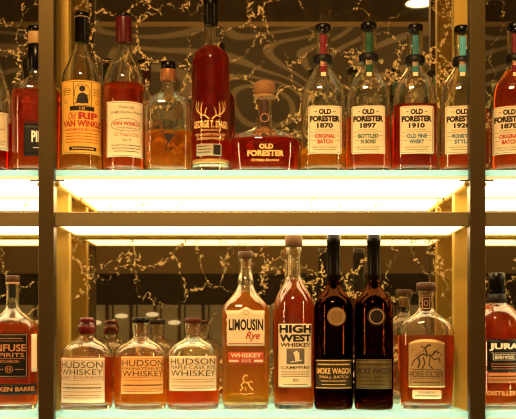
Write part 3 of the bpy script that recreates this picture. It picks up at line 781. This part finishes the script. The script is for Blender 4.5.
b.turned('wax_seal', [(317.5, 5.8), (318.2, 7.2), (320, 7.5), (322.3, 7.4), (323.2, 6.9), (324.4, 7.2), (325.4, 8.8), (328, 9), (331, 8.9), (332.6, 8.2), (334.4, 7.8)], WAXRED, label='dripping red wax seal over the stopper')
b = hudson(140.5, 'squat bottle with flat black cap and copper-coloured label', 357, LIQ['amber'], COPPERP, 121, 163.4, 356.5, 394, 122.8, 162,
  {'text': [(359.8, 366.3, 'HUDSON', INK, 0), (367.2, 370, 'MANHATTAN RYE', INK, 0), (370.8, 376.4, 'WHISKEY', INK, 0)], 'box': (358.6, 377.4), 'dots': [(380.2, .7), (389, .6), (391.5, .6)], 'bold': 385.3}, None)
b.turned('cap', [(317.3, 8), (318, 8.8), (322.6, 8.8)], BLACK)
b = hudson(193, 'squat bottle with dark red cap and cream label, two thirds empty', 388.5, LIQ['red'], CREAM, 169.2, 216.6, 356, 391, 172.2, 214.4,
  {'text': [(358.4, 364.6, 'HUDSON', INK, 0), (365.5, 369.3, 'MAPLE CASK RYE', INK, 0), (370.3, 376.3, 'WHISKEY', INK, 0)], 'dots': [(379.3, .7), (382, .7), (386, .6), (388.3, .6)]}, None)
b.turned('cap', [(317.8, 7.6), (318.6, 8.4), (323, 8.4)], mat('dark_red_cap', (.06, .010, .008), .4))

# --- square shouldered rye with cream and red label
b = Bottle('whiskey_bottle', 'square-shouldered golden bottle with cream label above a red strip label', 245.6, YL, 'lower',
           [(258, 6.2), (262, 6.4), (264, 5.8), (270, 5.8), (276, 6.8), (281, 8.2), (284, 7.4), (288, 8.6), (294, 12), (300, 17), (305, 21.3), (310, 23.2), (317, 23.6), (360, 23.3), (400, 22.8), (410, 21.8)], 291, LIQ['gold'], n=4.2, ratio=.85)
b.turned('cap', [(251.8, 7.2), (252.6, 7.8), (258.6, 7.8)], WOODD)
b.turned('stopper_cork', [(258.8, 4.2), (268, 4)], TAN)
l = b.sheet('front_label', 227.2, 264.6, 310.5, 346, CREAM, ny=8, top=lambda t: -3.5 * math.exp(-((t - .5) / .12) ** 2))
p = Print(b, 227.2, 264.6); p.text('LIMOUSIN', 228.7, 263.3, 319, 330.5, .035); p.done('lettering', INK, l)
p = Print(b, 227.2, 264.6); p.text('Rye', 245.5, 260, 331.5, 341.5, .02, .35); p.dots(228.6, 263.4, 343.6, .8); p.oval(246, 312.5, 3.5, 2.2, .5); p.done('lettering', INKRED, l)
l = b.sheet('lower_label', 228, 263.8, 352, 363.6, REDLAB, ny=4)
p = Print(b, 228, 263.8); p.text('WHISKEY', 230.5, 261.5, 353.3, 357.6, .03); p.text('RYE', 242, 251, 359.5, 362.2); p.rect(229, 238.5, 359.8, 362); p.rect(254, 263, 359.8, 362); p.done('lettering', CREAM, l)
p = Print(b, 227, 264)
p.stroke([(240, 391), (243, 388), (241, 385), (244, 382), (248, 383), (250, 387), (253, 390)], 1.2).stroke([(244, 382), (243, 378), (245, 375), (248, 376)], 1.2).stroke([(248, 383), (251, 381), (253, 383)], .8).stroke([(239, 393), (246, 394.5), (254, 393)], .7).stroke([(245, 387), (246, 391)], .8)
p.done('gold_emblem', GOLDP, b.root, .0006)

# --- tall bottle with big black block letters
b = Bottle('whiskey_bottle', 'tall round bottle with wooden stopper and cream label in big black letters', 293.8, YL, 'lower',
           [(247, 7.6), (252, 7.8), (253.5, 6.8), (275, 7), (281, 8.6), (286, 11.4), (291, 14.6), (296, 17.2), (303, 19.4), (312, 20), (360, 20), (400, 20), (410, 19)], 279, LIQ['brown'], base_t=.010)
b.turned('stopper', [(236, 8), (237, 8.8), (246.6, 8.6)], MIDW, label='brown wooden stopper')
b.turned('stopper_cork', [(247, 5.2), (257, 5)], TAN)
l = b.sheet('front_label', 278.3, 311.5, 323.8, 387.8, CREAM, ny=14)
p = Print(b, 278.3, 311.5); p.text('HIGH', 279.6, 310.6, 324.8, 333, .05).text('WEST', 280, 310.2, 334.3, 341.8, .05).text('WHISKEY', 281, 309.4, 343, 346.8, .03).text('CAMPFIRE', 281.5, 308.5, 366, 369.3, .01)
for y in (372, 374.2, 376.4): p.dots(282, 308.5, y, .7)
p.text('80', 292.5, 297.5, 379, 381.5); p.dots(284, 306, 384.5, .7); p.rect(278.7, 311.2, 387, 387.6); p.done('lettering', INK, l)
pc = b.sheet('label_picture', 286.5, 304.5, 348.4, 364.2, mat('picture_grey_brown', (.13, .10, .075), .6, noise=.5, nscale=200), l, off=.0005, th=.0002, nx=8, ny=4)
p = Print(b, 278.3, 311.5); p.poly([(294.6, 361), (294, 356), (292.8, 352.8), (295.5, 350.5), (298, 352.8), (297.5, 357), (298.6, 361)]); p.stroke([(290.5, 362.2), (300.5, 360.2)], .9); p.done('campfire_drawing', CREAM, l, .001)

# --- two dark bottles
def wagon(px, lab, mm, ml, lm, lk, prm):
    b = Bottle('whiskey_bottle', lab, px, YL - .004, 'lower',
        [(237, 5.6), (270, 5.8), (284, 6.4), (289, 8.6), (293.5, 12.4), (298, 16), (304, 18.6), (312, 19.3), (360, 19.4), (395, 19.4), (396.5, 19), (398, 19.4), (404, 19.3), (410, 18.4)], 290, LIQ['deep'], glass=DARKGL, base_t=.012, group='tall dark brown bottles')
    b.turned('foil_capsule', [(235, 6.2), (236, 6.9), (243, 6.9), (243.6, 6.6), (272, 6.8), (280, 7)], FOILBK)
    seal(b, px + 2.8, 316.5, 9.3, mm, .002, ml, ringm=BROWNP)
    p = Print(b, px - 5, px + 5); p.frame(px - 1, px + 2.8, 246, 268, .4); p.done('foil_mark', BROWNP, b.root, .0012)
    x0, x1 = px - 18, px + 18
    l = b.sheet('front_label', x0, x1, 359.5, 389, lm, ny=8, label=lk)
    p = Print(b, x0, x1); p.rect(x0, x1, 360.3, 360.9); p.rect(x0, x1, 387.7, 388.3); p.dots(x0 + 3, x1 - 3, 364.5, 1.3)
    p.text('SMOKE WAGON', x0 + 1.5, x1 - 1.5, 368, 374, .02).text('SMALL BATCH', x0 + 5, x1 - 5, 375.6, 378.4, 0)
    p.dots(x0 + 7, x1 - 7, 381, .8); p.dots(x0 + 8, x1 - 8, 384.6, .7); p.done('lettering', prm, l)
    return b
wagon(333.6, 'tall dark brown bottle with round bronze medallion right of the tall wooden-stoppered bottle', mat('bronze_medallion', (.27, .15, .055), .4, .5, noise=.45, bump=.9, nscale=300), 'round bronze medallion', mat('dark_olive_label', (.030, .020, .009), .45), 'dark olive wraparound label', GOLDP)
wagon(373.8, 'tall dark brown bottle with dark medallion and olive gold label', mat('dark_medallion', (.03, .020, .014), .4, .5), 'round dark medallion', mat('olive_gold_label', (.11, .072, .022), .45, .3), 'olive gold wraparound label', INK)

# --- bottle with bronze plate
b = Bottle('whiskey_bottle', 'broad bottle with arched bronze plate and dark wooden stopper', 426, YL, 'lower',
           [(291, 8.4), (294, 8.4), (296, 7.4), (308, 7.8), (312, 10), (315.5, 14.5), (319, 19.5), (323, 23.8), (328, 26.6), (334, 28), (342, 28), (370, 27.4), (400, 26), (410, 24.6)], 335, LIQ['brown'], n=3.0, ratio=.72)
b.turned('stopper', [(282.5, 8.4), (283.5, 9.6), (290.6, 9.6), (291, 9)], WOODD, label='dark wooden stopper')
b.turned('stopper_cork', [(291.2, 5.6), (302, 5.4)], TAN)
l = b.sheet('neck_label', 421.5, 430.8, 295.5, 309.5, BLKP, nx=8, off=.0005)
p = Print(b, 421.5, 430.8); p.frame(422.4, 429.9, 296.5, 308.5, .5); p.oval(426.1, 302.5, 2.2, 3, .5); p.done('emblem', COPPERPR, l, .0011)
l = b.sheet('bronze_plate', 408.5, 444.5, 343, 387.5, PEWTER, ny=14, top=lambda t: -4.2 * (1 - abs(2 * t - 1) ** 2.2), th=.0010, label='arched bronze plate embossed with a rider')
RELIEF = mat('dark_relief', (.09, .055, .03), .5, .6)
p = Print(b, 408.5, 444.5)
p.text('HORSE SOLDIER', 409.8, 443.2, 371, 377.4, .02)
p.stroke([(418, 368), (420, 362), (418, 357), (423, 354), (431, 356), (436, 351), (439, 353.5)], 1.7).stroke([(431, 356), (434, 360), (439, 358), (440, 363)], 1.2).stroke([(423, 357), (425, 363), (422, 369)], 1.3)
p.stroke([(427, 354), (425, 348), (429, 344.5), (431, 346)], 1.8).stroke([(426, 349), (421, 346)], 1).stroke([(418, 357), (413, 362), (412, 366)], 1.1).stroke([(430, 357), (429, 365), (433, 369)], 1.2)
for k in range(9): p.stroke([(412 + k * 3.5, 351 + (k * 5) % 7), (413.5 + k * 3.5, 348.5 + (k * 5) % 7)], .7)
p.stroke([(411, 369), (416, 369.8), (424, 369.2), (432, 369.9), (441, 369.2)], .7)
p.frame(410.2, 442.8, 378.6, 386, .4); p.dots(413, 440, 382.3, 1)
p.done('embossed_rider', RELIEF, l, .0017)
l = b.sheet('lower_label', 412.5, 441.5, 390, 399, CREAM, ny=3, rnd=1.5)
p = Print(b, 412.5, 441.5); p.text('BOURBON', 419, 435, 391.3, 393.6); p.dots(415, 439, 396, .9); p.done('lettering', INK, l)

# --- right bay: black labelled single malt
b = Bottle('whiskey_bottle', 'amber bottle with black label and white letters right of the right post', 496.6, YL, 'lower',
           [(276, 7.4), (298, 7.8), (303, 10), (308, 15.5), (313, 20.5), (319, 23.6), (326, 24.6), (334, 23.6), (342, 22.8), (370, 23), (400, 24.2), (410, 23)], 306, LIQ['brown'], face=1.0)
b.turned('cap', [(273, 7.8), (274, 8.4), (281, 8.4), (281.6, 8.2), (293.6, 8.8), (294, 8.6)], BLACK)
b.turned('neck_label', [(294, 8.9), (297, 9.2), (302, 10.6)], BLKP)
p = Print(b, 488, 506); p.text('JURA', 489.5, 502.5, 296, 299.8, .02); p.done('neck_lettering', WHITEP, b.root, .0030)
l = b.sheet('front_label', 487.3, 518.6, 339.3, 372, BLKP, ny=8)
p = Print(b, 487.3, 518.6); p.text('JURA', 489.2, 516.6, 343.2, 351, .05); p.dots(491, 515, 353, .4); p.frame(492.5, 513, 354.3, 360.2, .35); p.text('SEVEN WOOD', 494, 511.5, 355.6, 359, .03); p.done('lettering', WHITEP, l)
p = Print(b, 487.3, 518.6); p.dots(491, 515, 364, .7); p.dots(491, 515, 366.5, .7); p.dots(492, 514, 369, .7); p.done('fine_print', COPPERPR, l)
l = b.sheet('lower_label', 488, 517.5, 373, 383, mat('orange_tan_label', (.50, .20, .07), .5), ny=3)
p = Print(b, 488, 517.5); p.dots(489.5, 516, 376.5, 1.2); p.dots(489.5, 516, 380, .8); p.done('lettering', INK, l)
p = Print(b, 486, 519); p.text('DISTILLERY', 487.5, 517, 391, 395.6, .02); p.done('embossed_lettering', GOLDP, b.root, .0006)
